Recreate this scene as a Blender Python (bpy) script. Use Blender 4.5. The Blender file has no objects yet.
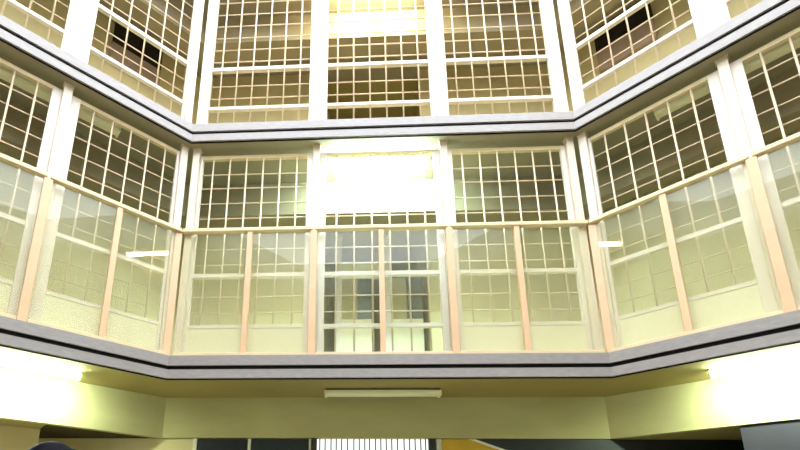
import bpy, bmesh, math, random
from mathutils import Vector, Matrix
random.seed(4)
C = bpy.context.scene.collection
W = 3.9
TL, TR = 0.7538, 0.762            # plan angle of the side walls
STOREY = 2.5936
LOW, UPP = 0.0, STOREY            # z offset of the lower and the upper gallery
SOFFIT = 1.248                    # underside of the lower gallery slab
DECK = 1.47                       # its walking surface
GROUND = -1.32
DB = 1.5                          # depth of the back wall behind the slab edge
SIDE = 2.30                       # length of the side walls
BEAM0, BEAM1, BEAMH = 0.66, 0.93, 0.42

# ------------------------------------------------------------------ materials
def mat(name, col, rough=0.5, metal=0.0, vary=0.0, scale=6.0, bump=0.0, col2=None, stretch=None):
    m = bpy.data.materials.new(name); m.use_nodes = True
    nt = m.node_tree; b = nt.nodes['Principled BSDF']
    b.inputs['Base Color'].default_value = (*col, 1)
    b.inputs['Roughness'].default_value = rough
    b.inputs['Metallic'].default_value = metal
    if rough >= 0.6: b.inputs['Specular IOR Level'].default_value = 0.15
    if vary or bump:
        tc = nt.nodes.new('ShaderNodeTexCoord'); mp = nt.nodes.new('ShaderNodeMapping')
        if stretch: mp.inputs['Scale'].default_value = stretch
        n = nt.nodes.new('ShaderNodeTexNoise'); n.inputs['Scale'].default_value = scale
        n.inputs['Detail'].default_value = 6
        nt.links.new(tc.outputs['Object'], mp.inputs['Vector']); nt.links.new(mp.outputs['Vector'], n.inputs['Vector'])
        if vary:
            r = nt.nodes.new('ShaderNodeValToRGB')
            r.color_ramp.elements[0].position = 0.35; r.color_ramp.elements[1].position = 0.68
            c2 = col2 or tuple(c * (1 - vary) for c in col)
            r.color_ramp.elements[0].color = (*c2, 1); r.color_ramp.elements[1].color = (*col, 1)
            nt.links.new(n.outputs['Fac'], r.inputs['Fac']); nt.links.new(r.outputs['Color'], b.inputs['Base Color'])
        if bump:
            bp = nt.nodes.new('ShaderNodeBump'); bp.inputs['Strength'].default_value = bump
            bp.inputs['Distance'].default_value = 0.01
            nt.links.new(n.outputs['Fac'], bp.inputs['Height']); nt.links.new(bp.outputs['Normal'], b.inputs['Normal'])
    return m

def emit(name, col, strength):
    m = bpy.data.materials.new(name); m.use_nodes = True
    nt = m.node_tree; nt.nodes.remove(nt.nodes['Principled BSDF'])
    e = nt.nodes.new('ShaderNodeEmission'); e.inputs['Color'].default_value = (*col, 1)
    e.inputs['Strength'].default_value = strength
    nt.links.new(e.outputs[0], nt.nodes['Material Output'].inputs['Surface'])
    m.cycles.emission_sampling = 'FRONT'
    return m

def dusty_glass(name, dust=0.3, tint=(0.95, 0.97, 0.93)):
    """clear float glass under a thin film of pale dust"""
    m = bpy.data.materials.new(name); m.use_nodes = True
    nt = m.node_tree; nt.nodes.remove(nt.nodes['Principled BSDF']); out = nt.nodes['Material Output']
    tr = nt.nodes.new('ShaderNodeBsdfTransparent'); tr.inputs['Color'].default_value = (*tint, 1)
    df = nt.nodes.new('ShaderNodeBsdfDiffuse'); df.inputs['Color'].default_value = (0.95, 0.94, 0.58, 1)
    gl = nt.nodes.new('ShaderNodeBsdfGlossy'); gl.inputs['Roughness'].default_value = 0.02
    fr = nt.nodes.new('ShaderNodeFresnel'); fr.inputs['IOR'].default_value = 1.5
    tc = nt.nodes.new('ShaderNodeTexCoord'); mp = nt.nodes.new('ShaderNodeMapping')
    mp.inputs['Scale'].default_value = (6, 6, 0.9)
    n = nt.nodes.new('ShaderNodeTexNoise'); n.inputs['Scale'].default_value = 1.6; n.inputs['Detail'].default_value = 5
    nt.links.new(tc.outputs['Object'], mp.inputs['Vector']); nt.links.new(mp.outputs['Vector'], n.inputs['Vector'])
    mr = nt.nodes.new('ShaderNodeMapRange')
    mr.inputs['From Min'].default_value = 0.3; mr.inputs['From Max'].default_value = 0.7
    mr.inputs['To Min'].default_value = dust * 0.75; mr.inputs['To Max'].default_value = dust * 1.25
    nt.links.new(n.outputs['Fac'], mr.inputs['Value'])
    m1 = nt.nodes.new('ShaderNodeMixShader'); m2 = nt.nodes.new('ShaderNodeMixShader')
    nt.links.new(mr.outputs['Result'], m1.inputs['Fac']); nt.links.new(tr.outputs[0], m1.inputs[1]); nt.links.new(df.outputs[0], m1.inputs[2])
    ge = nt.nodes.new('ShaderNodeNewGeometry'); ou = nt.nodes.new('ShaderNodeMath'); ou.operation = 'SUBTRACT'; ou.inputs[0].default_value = 1
    mu = nt.nodes.new('ShaderNodeMath'); mu.operation = 'MULTIPLY'      # reflect at the outer face only
    nt.links.new(ge.outputs['Backfacing'], ou.inputs[1]); nt.links.new(ou.outputs[0], mu.inputs[0]); nt.links.new(fr.outputs[0], mu.inputs[1])
    nt.links.new(mu.outputs[0], m2.inputs['Fac']); nt.links.new(m1.outputs[0], m2.inputs[1]); nt.links.new(gl.outputs[0], m2.inputs[2])
    nt.links.new(m2.outputs[0], out.inputs['Surface'])
    return m

M_POST = mat('cream_enamel', (0.76, 0.66, 0.56), 0.38, vary=0.06, scale=9)
M_STILE = mat('pale_enamel', (0.78, 0.69, 0.61), 0.38, vary=0.06, scale=7)
M_PEACH = mat('peach_enamel', (0.80, 0.53, 0.33), 0.4, vary=0.08, scale=8)
M_RAIL = mat('cream_rail_enamel', (0.78, 0.63, 0.40), 0.35, vary=0.08, scale=8)
M_BAR = mat('bar_enamel', (0.76, 0.60, 0.43), 0.42, vary=0.08, scale=12)
M_KICK = mat('kick_panel_enamel', (0.82, 0.78, 0.56), 0.45, vary=0.08, scale=3)
M_FASCIA = mat('mauve_grey_metal', (0.36, 0.33, 0.335), 0.45, vary=0.14, scale=14, bump=0.05, stretch=(1, 1, 3))
M_GAPSHADE = mat('black_gap_and_lip_shade', (0.008, 0.007, 0.006), 0.8, vary=0.2)  # near-black paints the shade in the slab-edge gap and under the lip
M_WALL = mat('olive_cream_wall', (0.67, 0.585, 0.33), 0.7, vary=0.12, scale=2.5, bump=0.05)
M_GWALL = mat('ground_cream_wall', (0.70, 0.60, 0.32), 0.7, vary=0.08, scale=2, bump=0.05)
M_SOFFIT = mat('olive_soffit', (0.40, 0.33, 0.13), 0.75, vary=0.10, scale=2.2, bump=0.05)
M_BEAM = mat('olive_beam', (0.53, 0.485, 0.25), 0.7, vary=0.12, scale=2.0, bump=0.06, stretch=(1, 1, 2.5))
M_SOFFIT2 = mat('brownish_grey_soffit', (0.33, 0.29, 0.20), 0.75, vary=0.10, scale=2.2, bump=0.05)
M_BEAM2 = mat('brownish_gallery_beam', (0.34, 0.29, 0.19), 0.7, vary=0.15, scale=2.0, bump=0.06, stretch=(1, 1, 2.5))
M_DECK = mat('concrete_deck', (0.58, 0.54, 0.36), 0.85, vary=0.2, scale=5, bump=0.1)
M_FLOOR = mat('worn_ground_floor', (0.30, 0.27, 0.19), 0.6, vary=0.15, scale=3, bump=0.03)
M_FAR = mat('opposite_wall_paint', (0.45, 0.42, 0.34), 0.7, vary=0.1, scale=2)
M_DARK = mat('dark_brown', (0.035, 0.028, 0.02), 0.6, vary=0.2, scale=5)  # painted shade of the top gallery recesses, also the eyes
M_CORR = mat('corridor_paint', (0.40, 0.34, 0.17), 0.65, vary=0.12, scale=3)
M_RECSHADE = mat('shaded_recess_ceiling', (0.06, 0.048, 0.02), 0.7, vary=0.2)  # dark brown paints the shade on the left recess ceiling
M_UPPER = mat('pale_grey_parapet', (0.50, 0.53, 0.56), 0.6, vary=0.15, scale=2)
M_NAVY = mat('navy_black_door', (0.010, 0.012, 0.022), 0.35, vary=0.25, scale=4)
M_TEAL = mat('dark_teal_door', (0.018, 0.030, 0.032), 0.35, vary=0.2, scale=4)
M_SLATE = mat('slate_wall_paint', (0.045, 0.042, 0.055), 0.6, vary=0.2, scale=3)
M_BLACKB = mat('black_board', (0.016, 0.02, 0.02), 0.5, vary=0.2, scale=5)
M_YEL = mat('ochre_paint', (0.66, 0.40, 0.025), 0.5, vary=0.15, scale=4)
M_WSTR = mat('pale_stripe_paint', (0.80, 0.76, 0.62), 0.5, vary=0.08, scale=4)
M_HOUS = mat('lamp_housing', (0.12, 0.11, 0.08), 0.5, vary=0.1)
M_OFF = mat('unlit_diffuser', (0.90, 0.86, 0.60), 0.3, vary=0.04)
M_LIT_G = emit('greenish_white_tube', (0.78, 1.0, 0.78), 88)
M_LIT_M = emit('mint_white_tube', (0.67, 1.0, 0.93), 220)
M_LIT_Y = emit('warm_white_tube', (1.0, 0.90, 0.55), 120)
M_DAY = emit('daylight_behind_window', (0.92, 1.0, 0.95), 1.1)
M_GLASS = dusty_glass('dusty_glass', 0.105, (0.985, 0.99, 0.965))
M_GLASSC = dusty_glass('cleaner_glass', 0.05, (0.97, 0.99, 0.985))
M_IRON = mat('dark_iron', (0.03, 0.035, 0.03), 0.5, metal=0.3)

# ------------------------------------------------------------------ mesh helpers
def box(bm, x0, x1, y0, y1, z0, z1, bev=0.0):
    r = bmesh.ops.create_cube(bm, size=1.0)
    for v in r['verts']:
        v.co.x = x0 if v.co.x < 0 else x1
        v.co.y = y0 if v.co.y < 0 else y1
        v.co.z = z0 if v.co.z < 0 else z1
    if bev:
        es = list({e for v in r['verts'] for e in v.link_edges})
        bmesh.ops.bevel(bm, geom=es, offset=bev, segments=2, affect='EDGES', profile=0.5)

def cyl(bm, p, q, r, seg=8):
    p, q = Vector(p), Vector(q); d = q - p
    mtx = Matrix.Translation((p + q) / 2) @ d.to_track_quat('Z', 'Y').to_matrix().to_4x4()
    bmesh.ops.create_cone(bm, cap_ends=True, segments=seg, radius1=r, radius2=r, depth=d.length, matrix=mtx)

def obj(name, bm, m, parent=None, smooth=False):
    bmesh.ops.recalc_face_normals(bm, faces=bm.faces)
    me = bpy.data.meshes.new(name); bm.to_mesh(me); bm.free()
    me.materials.append(m)
    if smooth:
        for p in me.polygons: p.use_smooth = True
    o = bpy.data.objects.new(name, me); C.objects.link(o)
    if parent: o.parent = parent
    return o

def bx(name, dims, m, parent=None, bev=0.0):
    bm = bmesh.new(); box(bm, *dims, bev); return obj(name, bm, m, parent)

def thing(name, label, cat, loc, rz=0.0, group=None):
    o = bpy.data.objects.new(name, None); C.objects.link(o)
    o.empty_display_size = 0.1
    o.location = loc; o.rotation_euler = (0, 0, rz)
    o['label'] = label; o['category'] = cat
    if group: o['group'] = group
    return o

def structure(o):
    o['kind'] = 'structure'; return o

def dup(root, loc, rz, label, group=None):
    r = root.copy(); C.objects.link(r); r.location = loc; r.rotation_euler = (0, 0, rz); r['label'] = label
    if group: r['group'] = group
    for ch in list(root.children):
        c = ch.copy(); C.objects.link(c); c.parent = r
        for g in ch.children:
            d = g.copy(); C.objects.link(d); d.parent = c
    return r

# wall frames: local x runs along the wall, local y goes away from the atrium
class Wall:
    def __init__(s, c, rz, sign):
        s.c = Vector((c[0], c[1], 0)); s.rz = rz; s.sign = sign
        s.ex = Vector((math.cos(rz), math.sin(rz), 0)); s.ey = Vector((-math.sin(rz), math.cos(rz), 0))
    def at(s, x, d, z):               # x = distance along the wall from its start corner
        return s.c + s.ex * (x * s.sign) + s.ey * d + Vector((0, 0, z))
WC = Wall((0, 0), 0, 1)
WL = Wall((-W / 2, 0), TL, -1)
WR = Wall((W / 2, 0), -TR, 1)

# ------------------------------------------------------------------ plan of the atrium
cL = WL.at(SIDE, 0, 0); cR = WR.at(SIDE, 0, 0)
poly = [(-W / 2, 0), (W / 2, 0), (cR.x, cR.y), (cR.x, -6.4), (W / 2, -8.3), (-W / 2, -8.3), (cL.x, -6.4), (cL.x, cL.y)]
def offset(d):
    out = []; n = len(poly)
    for i in range(n):
        p0, p, p2 = Vector(poly[i - 1]), Vector(poly[i]), Vector(poly[(i + 1) % n])
        a = (p - p0).normalized(); b = (p2 - p).normalized()
        na, nb = Vector((-a.y, a.x)), Vector((-b.y, b.x))      # polygon runs clockwise: left is outward
        k = (na + nb); k = k / (k.dot(na))
        out.append(p + k * d)
    return out
def sweep(bm, d0, d1, z0, z1, sides=None):
    A, B = offset(d0), offset(d1); n = len(poly)
    for i in (sides if sides is not None else range(n)):
        j = (i + 1) % n
        v = [bm.verts.new((*q, z)) for z in (z0, z1) for q in (A[i], A[j], B[j], B[i])]
        for f in ((0, 1, 2, 3), (4, 5, 6, 7), (0, 1, 5, 4), (2, 3, 7, 6)): bm.faces.new([v[k] for k in f])
        if sides is not None:
            for f in ((1, 2, 6, 5), (3, 0, 4, 7)): bm.faces.new([v[k] for k in f])
def ring(name, d0, d1, z0, z1, m, sides=None):
    bm = bmesh.new(); sweep(bm, d0, d1, z0, z1, sides)
    bmesh.ops.remove_doubles(bm, verts=bm.verts, dist=1e-5)
    return structure(obj(name, bm, m))

# ground floor
bm = bmesh.new(); vs = [bm.verts.new((*p, GROUND)) for p in offset(DB + 0.2)]
bm.faces.new(vs); r = bmesh.ops.extrude_face_region(bm, geom=bm.faces[:])
for v in r['geom']:
    if isinstance(v, bmesh.types.BMVert): v.co.z -= 0.2
structure(obj('floor', bm, M_FLOOR))

FRONT = [7, 0, 1]
n_trim = 0
for k in range(3):
    dz = k * STOREY
    ring('floor_gallery' if k < 2 else 'ceiling_top_gallery', 0.03, DB + 0.14, SOFFIT + dz, DECK - 0.02 + dz, M_SOFFIT2 if k else M_SOFFIT)
    if k < 2: ring('floor_gallery_screed', 0.02, DB, DECK - 0.02 + dz, DECK + dz, M_DECK)
    # double channel on the slab edge: upper channel, gap painted shadow-black, lower channel, painted lip shadow
    for z0, z1, d0, m in ((1.375, DECK, 0.0, M_FASCIA), (1.334, 1.375, 0.018, M_GAPSHADE), (1.254, 1.336, 0.0, M_FASCIA), (1.244, 1.2545, 0.019, M_GAPSHADE)):
        n_trim += 1
        ring('trim_%d' % n_trim, d0, 0.0295 if m is M_FASCIA else 0.03, z0 + dz, z1 + dz, m)
    n_trim += 1
    ring('trim_%d' % n_trim, BEAM0, BEAM1 if k else 0.74, SOFFIT - BEAMH + dz, SOFFIT + dz, M_BEAM2 if k else M_BEAM)

# back walls of the galleries
def back(name, wall, x0, x1, z0, z1, m, d0=DB, d1=DB + 0.12):
    a, b = sorted((x0 * wall.sign, x1 * wall.sign))
    o = bx(name, (a, b, d0, d1, z0, z1), m); o.location = wall.c; o.rotation_euler = (0, 0, wall.rz); return structure(o)
kL, kR = DB * math.tan(TL / 2), DB * math.tan(TR / 2)
CO0, CO1 = -0.64, 0.70               # corridor mouth in the facing wall
for k in range(2):
    z0, z1 = DECK + k * STOREY, SOFFIT + (k + 1) * STOREY
    ring('wall_gallery', DB, DB + 0.12, z0, z1, M_WALL, [1, 7])
    ring('wall_opposite', DB, DB + 0.12, z0, z1, M_FAR, [2, 3, 4, 5, 6])
    back('wall_facing', WC, -W / 2 - kL - 0.05, CO0, z0, z1, M_WALL)
    back('wall_facing', WC, CO1, W / 2 + kR + 0.05, z0, z1, M_WALL)
    # corridor running back from the facing wall
    cm = M_CORR
    back('wall_corridor_left', WC, CO0 - 0.1, CO0, z0, z1, cm, DB + 0.12, DB + 4.2)
    back('wall_corridor_right', WC, CO1, CO1 + 0.1, z0, z1, cm, DB + 0.12, DB + 4.2)
    back('wall_corridor_end', WC, CO0 - 0.1, CO1 + 0.1, z0, z1, cm, DB + 4.2, DB + 4.3)
    back('floor_corridor', WC, CO0 - 0.1, CO1 + 0.1, z0 - 0.1, z0, M_DECK, DB + 0.14, DB + 4.3)
    back('ceiling_corridor', WC, CO0 - 0.1, CO1 + 0.1, z1, z1 + 0.1, M_SOFFIT, DB + 0.14, DB + 4.3)
GY = 0.70                             # the ground floor walls stand right behind the beams
back('wall_ground_facing', WC, -3.70, 3.62, GROUND, SOFFIT - BEAMH - 0.002, M_GWALL, GY, GY + 0.12)
back('wall_ground_left', WL, 0.765, SIDE + 0.42, GROUND, SOFFIT - BEAMH - 0.002, M_GWALL, 1.0, 1.12)
back('wall_ground_right', WR, 0.69, SIDE + 0.30, GROUND, SOFFIT - BEAMH - 0.002, M_SLATE, 0.68, 0.80)
back('wall_ground_left_return', WL, 0.765, 0.83, GROUND, SOFFIT - BEAMH - 0.002, M_GWALL, 1.12, 1.80)
back('wall_ground_right_return', WR, 0.69, 0.76, GROUND, SOFFIT - BEAMH - 0.002, M_SLATE, 0.80, 1.80)
ring('wall_ground_opposite', 0.68, 0.80, GROUND, SOFFIT - BEAMH - 0.002, M_FAR, [2, 3, 4, 5, 6])
back('ceiling_recess_left', WL, -0.66, 0.765, SOFFIT - BEAMH, SOFFIT - BEAMH + 0.03, M_RECSHADE, 0.742, DB + 0.12)
back('ceiling_recess_left', WL, 0.767, SIDE + 0.3, SOFFIT - BEAMH, SOFFIT - BEAMH + 0.03, M_SOFFIT, 0.742, 1.12)
ring('ceiling_recess_right', 0.742, DB + 0.12, SOFFIT - BEAMH, SOFFIT - BEAMH + 0.03, M_SOFFIT, [1])
# parapet above the top gallery, the atrium is open to the sky
ring('wall_parapet_front', 0.1, 0.25, DECK - 0.02 + 2 * STOREY, DECK + 0.6 + 2 * STOREY, M_FAR, [7, 0, 1])
ring('wall_parapet_unseen_back', 0.1, 0.25, DECK - 0.02 + 2 * STOREY, DECK + 0.85 + 2 * STOREY, M_UPPER, [2, 3, 4, 5, 6])  # added unseen parapet, height and tone chosen for the reflections in the glass

# ------------------------------------------------------------------ posts
POSTC = (-1.925, -0.646, 0.665, 1.935)
POSTS = (0.02, 1.13, 2.262)
def make_post():
    t = thing('steel_post', '', 'post', (0, 0, 0))
    bx('shaft', (-0.037, 0.037, 0.10, 0.16, 0.012, 2.366), M_POST, t, 0.004)
    bx('base_plate', (-0.05, 0.05, 0.09, 0.17, 0.0, 0.012), M_POST, t)
    bx('head_plate', (-0.045, 0.045, 0.095, 0.165, 2.366, 2.378 - 0.004), M_PEACH, t)
    return t
post0 = None
def place_post(wall, x, lvl, label):
    global post0
    loc = wall.at(x, 0, DECK + lvl)
    if post0 is None:
        post0 = make_post(); o = post0; o.location = loc; o.rotation_euler = (0, 0, wall.rz); o['label'] = label; o['group'] = 'steel posts between the screens'
    else: dup(post0, loc, wall.rz, label)
LV = ((LOW, 'middle gallery'), (UPP, 'top gallery'))
PN_C = ('at the left corner of the facing wall', 'left of the central bay', 'right of the central bay', 'at the right corner of the facing wall')
PN_S = ('at the corner end of the %s wall', 'between the two bays of the %s wall', 'at the near end of the %s wall')
for lvl, ln in LV:
    for x, pn in zip(POSTC, PN_C): place_post(WC, x, lvl, 'slim cream steel post %s, %s' % (pn, ln))
    for w, side in ((WL, 'left'), (WR, 'right')):
        for x, pn in list(zip(POSTS, PN_S))[:2]:
            place_post(w, x, lvl, 'slim cream steel post %s, %s' % (pn % side, ln))

# ------------------------------------------------------------------ mesh screens
HZ = (2.085, 1.915, 1.73, 1.55, 1.37, 1.19, 1.015, 0.665, 0.495)     # thin bars above the deck
TOPR, MIDR, LOWR, BOTR = 2.285, 0.885, 0.34, 0.06
def make_screen(w, nb, sp, sl, sr, kick):
    """screen with an opening of width w (centred on x = 0), stiles of width sl and sr"""
    t = thing('mesh_screen', '', 'screen', (0, 0, 0))
    h = w / 2
    bx('stile', (-h - sl, -h, 0.138, 0.178, 0.0, TOPR + 0.022), M_STILE, t, 0.003)
    bx('stile', (h, h + sr, 0.138, 0.178, 0.0, TOPR + 0.022), M_STILE, t, 0.003)
    bx('top_rail', (-h, h, 0.138, 0.178, TOPR - 0.02, TOPR + 0.022), M_RAIL, t, 0.003)
    bx('middle_rail', (-h, h, 0.134, 0.178, MIDR - 0.022, MIDR + 0.022), M_STILE, t, 0.003)
    bx('lower_rail', (-h, h, 0.134, 0.178, LOWR - 0.02, LOWR + 0.018), M_STILE, t, 0.003)
    bx('bottom_rail', (-h, h, 0.138, 0.178, 0.0, BOTR), M_STILE, t, 0.003)
    bm = bmesh.new(); cyl(bm, (0, 0.150, BOTR), (0, 0.150, TOPR - 0.02), 0.0085, 8)
    b = obj('vertical_bar', bm, M_BAR, t, True)
    for i in range(nb):
        o = b if i == 0 else b.copy()
        if i: C.objects.link(o); o.parent = t
        o.location = ((i - (nb - 1) / 2) * sp, 0, 0)
    bm = bmesh.new(); cyl(bm, (-h, 0.1645, 0), (h, 0.1645, 0), 0.006, 8)
    b = obj('horizontal_bar', bm, M_BAR, t, True)
    for i, z in enumerate(HZ):
        o = b if i == 0 else b.copy()
        if i: C.objects.link(o); o.parent = t
        o.location = (0, 0, z)
    if kick: bx('kick_panel', (-h + 0.001, h - 0.001, 0.1390, 0.1412, BOTR, LOWR - 0.02), M_KICK, t)
    return t
def unkick(t):                        # the upper gallery's screens are open to the bottom
    for c in list(t.children):
        if c.name.startswith('kick_panel'): bpy.data.objects.remove(c)
OPC = (((-1.857, -0.746), True), ((-0.547, 0.565), False), ((0.754, 1.852), True))
BN_C = ('in the left bay of the facing wall', 'in the central bay of the facing wall', 'in the right bay of the facing wall')
BN_S = ('in the corner bay of the %s wall', 'in the outer bay of the %s wall')
GS = 'mesh screens along the galleries'
protoS = []
for lvl, ln in LV:
    for i, ((a, b), kick) in enumerate(OPC):
        xl, xr = POSTC[i] + 0.037, POSTC[i + 1] - 0.037
        lab = 'cream steel mesh screen %s, %s' % (BN_C[i], ln)
        if lvl == LOW:
            t = make_screen(b - a, 6, 0.178, a - xl, xr - b, kick); protoS.append(t)
            t.location = WC.at((a + b) / 2, 0, DECK); t['label'] = lab; t['group'] = GS
        else: unkick(dup(protoS[i], WC.at((a + b) / 2, 0, DECK + lvl), 0, lab))
    for w, side, q in ((WL, 'left', 3), (WR, 'right', 5)):
        for j, (a, b) in enumerate(((0.085, 1.015), (1.245, 2.155))):
            xl, xr = POSTS[j] + 0.037, POSTS[j + 1] - 0.037
            s1, s2 = (a - xl, xr - b) if w.sign > 0 else (xr - b, a - xl)
            lab = 'cream steel mesh screen %s, %s' % (BN_S[j] % side, ln)
            loc = w.at((a + b) / 2, 0, DECK + lvl)
            if lvl == LOW:
                t = make_screen(b - a, 5, 0.172, s1, s2, True); protoS.append(t)
                t.location = loc; t.rotation_euler = (0, 0, w.rz); t['label'] = lab; t['group'] = GS
            else: unkick(dup(protoS[q + j], loc, w.rz, lab))

# ------------------------------------------------------------------ glass balustrade of the middle gallery
HR = 2.833 - DECK                     # handrail top above the deck
def make_balustrade(x0, x1, xm, gm):
    """x0, x1 post centres, xm the mullion"""
    t = thing('glass_balustrade', '', 'balustrade', (0, 0, 0))
    a, b = x0 + 0.012, x1 - 0.012
    bx('handrail', (a, b, 0.045, 0.10, HR - 0.04, HR), M_RAIL, t, 0.006)
    bx('bottom_rail', (x0 + 0.036, x1 - 0.036, 0.05, 0.098, 0.0, 0.045), M_RAIL, t, 0.004)
    bx('mullion', (xm - 0.026, xm + 0.026, 0.055, 0.097, 0.045, HR - 0.04), M_PEACH, t, 0.004)
    bx('glass_pane', (x0 + 0.034, xm - 0.024, 0.079, 0.085, 0.04, HR - 0.038), gm, t)
    bx('glass_pane', (xm + 0.024, x1 - 0.034, 0.079, 0.085, 0.04, HR - 0.038), gm, t)
    return t
def make_bpost():
    t = thing('balustrade_post', '', 'post', (0, 0, 0))
    bx('shaft', (-0.034, 0.034, 0.05, 0.099, 0.01, HR - 0.045), M_PEACH, t, 0.005)
    bx('foot', (-0.042, 0.042, 0.042, 0.0985, 0.0, 0.01), M_PEACH, t)
    bx('cap', (-0.0115, 0.0115, 0.052, 0.099, HR - 0.045, HR + 0.004), M_STILE, t, 0.003)
    return t
GB = 'glazed balustrades of the middle gallery'
BC = (-1.95 - 0.03, -0.652, 0.660, 1.95 + 0.03)
BS = (-0.03, 1.15, 2.29)
for i in range(3):
    x0, x1 = BC[i], BC[i + 1]
    t = make_balustrade(x0, x1, (-1.286, 0.005, 1.299)[i], M_GLASSC if i == 1 else M_GLASS)
    t.location = WC.at(0, 0, DECK); t['group'] = GB
    t['label'] = 'two dusty glass panes under a cream handrail ' + BN_C[i]
for w, side in ((WL, 'left'), (WR, 'right')):
    for j in range(2):
        x0, x1, xm = BS[j], BS[j + 1], (0.567, 1.72)[j]
        if w.sign < 0: x0, x1, xm = -x1, -x0, -xm
        t = make_balustrade(x0, x1, xm, M_GLASS)
        t.location = w.at(0, 0, DECK); t.rotation_euler = (0, 0, w.rz); t['group'] = GB
        t['label'] = 'two dusty glass panes under a cream handrail ' + BN_S[j] % side
bp = make_bpost(); first = True
def place_bpost(loc, rz, label):
    global first
    if first:
        bp.location = loc; bp.rotation_euler = (0, 0, rz); bp['label'] = label; bp['group'] = 'peach balustrade posts'; first = False
    else: dup(bp, loc, rz, label)
place_bpost(WC.at(BC[1], 0, DECK), 0, 'peach balustrade post below the handrail, left of the central bay')
place_bpost(WC.at(BC[2], 0, DECK), 0, 'peach balustrade post below the handrail, right of the central bay')
place_bpost(WC.at(BC[0], 0, DECK), TL / 2, 'peach balustrade post in the left corner of the middle gallery')
place_bpost(WC.at(BC[3], 0, DECK), -TR / 2, 'peach balustrade post in the right corner of the middle gallery')
place_bpost(WL.at(BS[1], 0, DECK), WL.rz, 'peach balustrade post part way along the left wall')
place_bpost(WR.at(BS[1], 0, DECK), WR.rz, 'peach balustrade post part way along the right wall')

# ------------------------------------------------------------------ fluorescent lights
def make_light(m, length=1.1):
    t = thing('fluorescent_light', '', 'ceiling light', (0, 0, 0))
    h = length / 2
    bx('housing', (-h + 0.01, h - 0.01, -0.035, 0.035, -0.022, 0.0), M_HOUS, t)
    bm = bmesh.new()                                   # rounded trough of the diffuser
    pr = [(-0.055, -0.02), (-0.055, -0.045), (-0.045, -0.060), (-0.02, -0.068), (0.02, -0.068), (0.045, -0.060), (0.055, -0.045), (0.055, -0.02)]
    A = [bm.verts.new((-h + 0.02, y, z)) for y, z in pr]; B = [bm.verts.new((h - 0.02, y, z)) for y, z in pr]
    for i in range(len(pr)): bm.faces.new((A[i], A[(i + 1) % len(pr)], B[(i + 1) % len(pr)], B[i]))
    bm.faces.new(A); bm.faces.new(B)
    obj('diffuser', bm, m, t)
    for s in (-1, 1):
        a, b = sorted((s * h, s * (h - 0.02)))
        bx('end_cap', (a, b, -0.057, 0.057, -0.07, -0.018), M_OFF, t, 0.004)
    return t
def light(wall, x, lvl, m, label, d=0.33):
    t = make_light(m); t.location = wall.at(x, d, SOFFIT + lvl); t.rotation_euler = (0, 0, wall.rz)
    t['label'] = label; t['group'] = 'fluorescent lights under the slabs'
    return t
light(WC, 0.008, 0, M_OFF, 'unlit fluorescent light on the ceiling below the facing gallery', 0.37)
light(WL, 1.17, 0, M_LIT_G, 'glaring fluorescent light on the lower ceiling at the left edge')
light(WR, 1.15, 0, M_LIT_G, 'glaring fluorescent light on the lower ceiling at the right edge')
light(WC, 0.008, UPP, M_LIT_M, 'brilliant white fluorescent light in the central bay, middle gallery')
light(WC, 0.008, 2 * UPP, M_LIT_Y, 'warm glowing fluorescent light in the central bay, top gallery')
light(WL, 1.17, UPP, M_OFF, 'unlit fluorescent light behind the left mesh screens, middle gallery')
light(WR, 1.15, UPP, M_OFF, 'unlit fluorescent light behind the right mesh screens, middle gallery')

for sx, side in ((1, 'right'), (-1, 'left')):
    t = make_light(M_LIT_Y); t.location = (sx * (cR.x + 0.2), -3.65, SOFFIT + 2 * UPP); t.rotation_euler = (0, 0, math.pi / 2)
    t['label'] = 'warm fluorescent light of the upper %s gallery, seen only as a reflection in the glass' % side
    t['group'] = 'fluorescent lights under the slabs'

# ------------------------------------------------------------------ boards painted dark for the shaded side recesses of the top gallery
for w, side in ((WL, 'left'), (WR, 'right')):
    a, b = sorted((w.sign * 0.0, w.sign * 0.64))
    t = thing('shaded_recess_board', 'board painted dark as a shaded recess, high behind the %s mesh screen, top gallery' % side, 'shaded recess', w.at(0, DB, 5.87), w.rz)
    bx('shade_panel', (a, b, -0.05, -0.002, 0.20, 0.57), M_DARK, t, 0.004)  # dark panel stands for the shade in the recess
    bx('mauve_panel', (a, b, -0.06, -0.002, -0.12, 0.20), mat('mauve_board', (0.42, 0.32, 0.26), 0.6, vary=0.1), t, 0.004)

# ------------------------------------------------------------------ ground floor things below the beams
DOORH = 2.135
def door(x0, x1, m, label, jambs):
    xm = (x0 + x1) / 2; h = (x1 - x0) / 2
    t = thing('painted_door', label, 'door', WC.at(xm, GY, GROUND))
    bx('leaf', (-h, h, -0.04, -0.001, 0.0, DOORH), m, t, 0.004)
    for a, b, mm in jambs: bx('jamb', (a - xm, b - xm, -0.05, -0.001, 0.0, DOORH + 0.005), mm, t, 0.002)
    bm = bmesh.new(); cyl(bm, (h - 0.08, -0.09, 1.05), (h - 0.08, -0.04, 1.05), 0.014); cyl(bm, (h - 0.08, -0.085, 1.05), (h - 0.2, -0.085, 1.05), 0.012)
    obj('handle', bm, M_IRON, t)
door(-1.845, -1.327, M_NAVY, 'navy black door at the left end of the facing ground wall', ((-1.885, -1.847, M_WSTR), (-1.325, -1.295, M_WSTR)))
door(-1.292, -0.712, M_TEAL, 'dark teal door beside the bright barred window on the ground floor', ((-0.71, -0.688, M_WSTR),))
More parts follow.
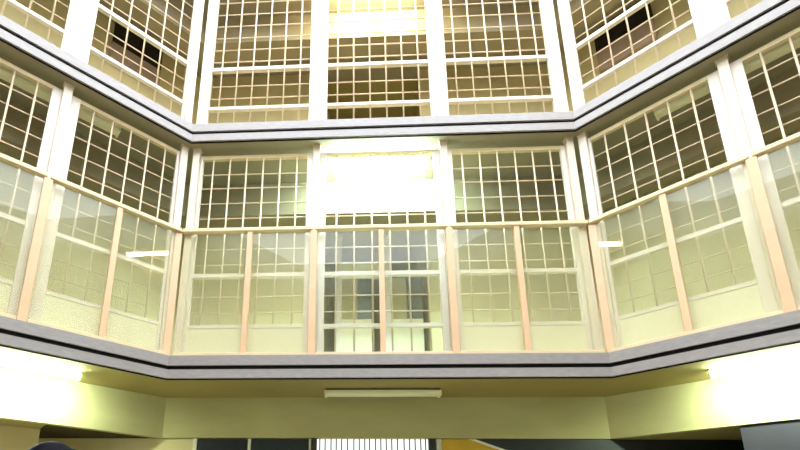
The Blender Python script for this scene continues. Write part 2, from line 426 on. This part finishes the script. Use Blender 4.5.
# barred window full of daylight
win = structure(bx('window_1', (-0.632, 0.47, GY - 0.012, GY - 0.004, -0.4, 0.822), M_DAY))
bm = bmesh.new(); box(bm, -0.685, -0.632, GY - 0.06, GY - 0.001, -0.45, 0.822); box(bm, 0.47, 0.535, GY - 0.06, GY - 0.001, -0.45, 0.822); box(bm, -0.632, 0.47, GY - 0.06, GY - 0.001, -0.45, -0.4)
obj('window_frame', bm, M_IRON, win)
bm = bmesh.new(); cyl(bm, (0, GY - 0.035, -0.4), (0, GY - 0.035, 0.822), 0.0065, 6); b0 = obj('window_bar', bm, M_IRON, win, True)
nb = 20
for i in range(nb):
    o = b0 if i == 0 else b0.copy()
    if i: C.objects.link(o); o.parent = win
    o.location = (-0.632 + 1.10 * (i + 0.6 + random.uniform(-.12, .12)) / nb, 0, 0)
# painted wall board: ochre field, pale diagonal stripe, black field
t = thing('painted_wall_board', 'black and ochre wall board with a pale diagonal stripe, right of the barred window', 'wall board', WC.at(0, GY, 0))
def poly_board(name, pts, y0, y1, m):
    bm = bmesh.new(); A = [bm.verts.new((x, y0, z)) for x, z in pts]; B = [bm.verts.new((x, y1, z)) for x, z in pts]
    bm.faces.new(A); bm.faces.new(B)
    for i in range(len(pts)): bm.faces.new((A[i], A[(i + 1) % len(pts)], B[(i + 1) % len(pts)], B[i]))
    return obj(name, bm, m, t)
bx('pale_edge', (0.55, 0.598, -0.03, -0.001, -0.9, 0.822), M_WSTR, t)
poly_board('ochre_field', [(0.60, -0.9), (2.0, -0.9), (2.0, 0.41), (0.86, 0.822), (0.60, 0.822)], -0.03, -0.001, M_YEL)
poly_board('pale_stripe', [(0.86, 0.822), (2.0, 0.41), (2.0, 0.435), (0.93, 0.822)], -0.03, -0.001, M_WSTR)
poly_board('black_field', [(0.93, 0.822), (2.0, 0.435), (2.0, -0.9), (3.45, -0.9), (3.45, 0.822)], -0.03, -0.001, M_BLACKB)

# ------------------------------------------------------------------ doors in the corridor of the middle gallery
t = thing('double_door', 'olive double door with dark glazing, seen through the glass of the central bay', 'door', WC.at(0, 1.75, DECK))
bx('post', (-0.50, -0.42, -0.03, 0.03, 0, 2.37), M_STILE, t, 0.004)
bx('post', (0.14, 0.24, -0.03, 0.03, 0, 2.37), M_STILE, t, 0.004)
bx('leaf', (-0.42, -0.215, -0.02, 0.02, 0, 1.72), M_CORR, t, 0.004)
bx('leaf', (0.245, 0.43, -0.02, 0.02, 0, 1.72), M_CORR, t, 0.004)
bx('glazing', (-0.214, -0.03, -0.012, 0.012, 0.0, 1.72), M_TEAL, t)
bx('glazing', (0.431, 0.64, -0.012, 0.012, 0.0, 1.72), M_TEAL, t)
bx('transom', (-0.42, 0.14, -0.025, 0.025, 1.72, 1.95), M_KICK, t, 0.004)
bx('lower_panel', (-0.42, -0.03, -0.03, -0.021, 0.0, 1.12), M_KICK, t)
bx('lower_panel', (0.245, 0.64, -0.03, -0.021, 0.0, 1.12), M_KICK, t)
# ------------------------------------------------------------------ person at the lower left, only the crown in view
def skinned(name, verts, edges, radii, m, parent=None, sub=2, root=0):
    me = bpy.data.meshes.new(name); me.from_pydata(verts, edges, []); me.materials.append(m)
    o = bpy.data.objects.new(name, me); C.objects.link(o)
    sk = o.modifiers.new('skin', 'SKIN'); sk.use_smooth_shade = True
    for i, r in enumerate(radii):
        rr = r if isinstance(r, tuple) else (r, r)
        me.skin_vertices[0].data[i].radius = rr
        me.skin_vertices[0].data[i].use_root = (i == root)
    sb = o.modifiers.new('sub', 'SUBSURF'); sb.levels = sb.render_levels = sub
    if parent: o.parent = parent
    return o
def ell(name, parts, m, parent):
    bm = bmesh.new()
    for c, r in parts:
        g = bmesh.ops.create_uvsphere(bm, u_segments=24, v_segments=16, radius=1)
        for v in g['verts']: v.co = Vector((v.co.x * r[0] + c[0], v.co.y * r[1] + c[1], v.co.z * r[2] + c[2]))
    return obj(name, bm, m, parent, True)
M_SKIN = mat('skin', (0.55, 0.34, 0.23), 0.5, vary=0.05)
M_HAIR = mat('dark_hair', (0.004, 0.004, 0.009), 0.55, vary=0.3, scale=30); M_HAIR.node_tree.nodes['Principled BSDF'].inputs['Specular IOR Level'].default_value = 0.04
M_SHIRT = mat('dark_shirt', (0.03, 0.035, 0.05), 0.8, vary=0.2)
M_TROU = mat('dark_trousers', (0.02, 0.02, 0.025), 0.8, vary=0.2)
def person(loc, rz):
    t = thing('person', 'person with dark hair at the lower left, only the crown of the head showing', 'person', loc, rz)
    # height 1.61, faces local -y
    V = [(0, 0, .86), (0, .01, 1.02), (0, .005, 1.18), (0, .005, 1.30), (0, 0, 1.375), (0, -.005, 1.42),
         (.10, 0, .82), (.105, -.01, .46), (.11, .015, .09), (.115, -.09, .03),
         (-.10, 0, .82), (-.105, -.01, .46), (-.11, .015, .09), (-.115, -.09, .03),
         (.165, .005, 1.31), (.205, .02, 1.05), (.215, -.02, .83),
         (-.165, .005, 1.31), (-.205, .02, 1.05), (-.215, -.02, .83)]
    E = [(0, 1), (1, 2), (2, 3), (3, 4), (4, 5), (0, 6), (6, 7), (7, 8), (8, 9), (0, 10), (10, 11), (11, 12), (12, 13),
         (3, 14), (14, 15), (15, 16), (3, 17), (17, 18), (18, 19)]
    R = [(.15, .11), (.13, .095), (.145, .105), (.13, .09), (.06, .06), (.05, .055),
         .085, .06, .045, .035, .085, .06, .045, .035, .055, .043, .03, .055, .043, .03]
    skinned('body', V, E, R, M_SHIRT, t)
    hd = ell('head', [((0, -.005, 1.49), (.073, .092, .112)), ((0, -.04, 1.44), (.05, .055, .06)), ((0, -.100, 1.475), (.013, .018, .02)),
                      ((.074, 0, 1.48), (.012, .02, .03)), ((-.074, 0, 1.48), (.012, .02, .03))], M_SKIN, t)
    ell('hair', [((0, .012, 1.525), (.099, .112, .105)), ((0, .04, 1.47), (.10, .09, .12)), ((-.015, -.03, 1.557), (.085, .08, .055))], M_HAIR, t)
    for s in (-1, 1):
        ell('eye', [((s * .03, -.086, 1.495), (.013, .01, .009))], M_DARK, t)
        hv = [(s * .215, -.02, .84), (s * .218, -.03, .77)]
        he = [(0, 1)]; hr = [.026, (.028, .016)]
        for f, (dy, ln_) in enumerate(((-.030, .068), (-.011, .078), (.009, .074), (.027, .058))):
            b0_ = len(hv)
            hv += [(s * .217, -.03 + dy, .745), (s * .212, -.035 + dy, .745 - ln_ * .5), (s * .203, -.04 + dy, .745 - ln_)]
            he += [(1, b0_), (b0_, b0_ + 1), (b0_ + 1, b0_ + 2)]; hr += [.0095, .0088, .0075]
        b0_ = len(hv)
        hv += [(s * .212, -.065, .79), (s * .205, -.085, .755)]; he += [(1, b0_), (b0_, b0_ + 1)]; hr += [.011, .009]
        skinned('hand', hv, he, hr, M_SKIN, t, 1)
    # trousers as a slightly larger skin over hips and legs
    V2 = [(0, 0, .90), (.10, 0, .82), (.105, -.01, .46), (.11, .015, .08), (-.10, 0, .82), (-.105, -.01, .46), (-.11, .015, .08)]
    skinned('trousers', V2, [(0, 1), (1, 2), (2, 3), (0, 4), (4, 5), (5, 6)], [(.155, .118), .094, .071, .062, .094, .071, .062], M_TROU, t)
    return t
person((-1.475, -2.13, GROUND), math.radians(160))

# ------------------------------------------------------------------ sky light and camera
w = bpy.data.worlds.new('sky'); bpy.context.scene.world = w; w.use_nodes = True
bg = w.node_tree.nodes['Background']; bg.inputs['Color'].default_value = (0.86, 0.93, 1.0, 1); bg.inputs['Strength'].default_value = 6.4

cam = bpy.data.cameras.new('camera'); co = bpy.data.objects.new('camera', cam); C.objects.link(co)
f, pitch, yaw, roll = 470.871, 0.26010, -0.05600, 0.0126
f, pitch, yaw, roll, cx, D, px, py = 470.871, 0.2601, -0.0560, 0.0126, -0.2622, 3.9764, -71.5988, 173.607
fw = Vector((math.sin(yaw) * math.cos(pitch), math.cos(yaw) * math.cos(pitch), math.sin(pitch)))
r = fw.cross(Vector((0, 0, 1))).normalized(); u = r.cross(fw)
r2 = r * math.cos(roll) + u * math.sin(roll); u2 = -r * math.sin(roll) + u * math.cos(roll)
mw = Matrix((r2, u2, -fw)).transposed().to_4x4(); mw.translation = Vector((cx, -D, 0))
co.matrix_world = mw
cam.sensor_fit = 'HORIZONTAL'; cam.sensor_width = 36; cam.lens = f / 800 * 36
cam.shift_x = -px / 800; cam.shift_y = py / 800        # the photograph is an off-centre crop
cam.clip_start = 0.05
sc = bpy.context.scene; sc.camera = co
sc.view_settings.view_transform = 'Standard'; sc.view_settings.look = 'None'
sc.view_settings.exposure = 0.3; sc.view_settings.gamma = 1; sc.view_settings.use_curve_mapping = False
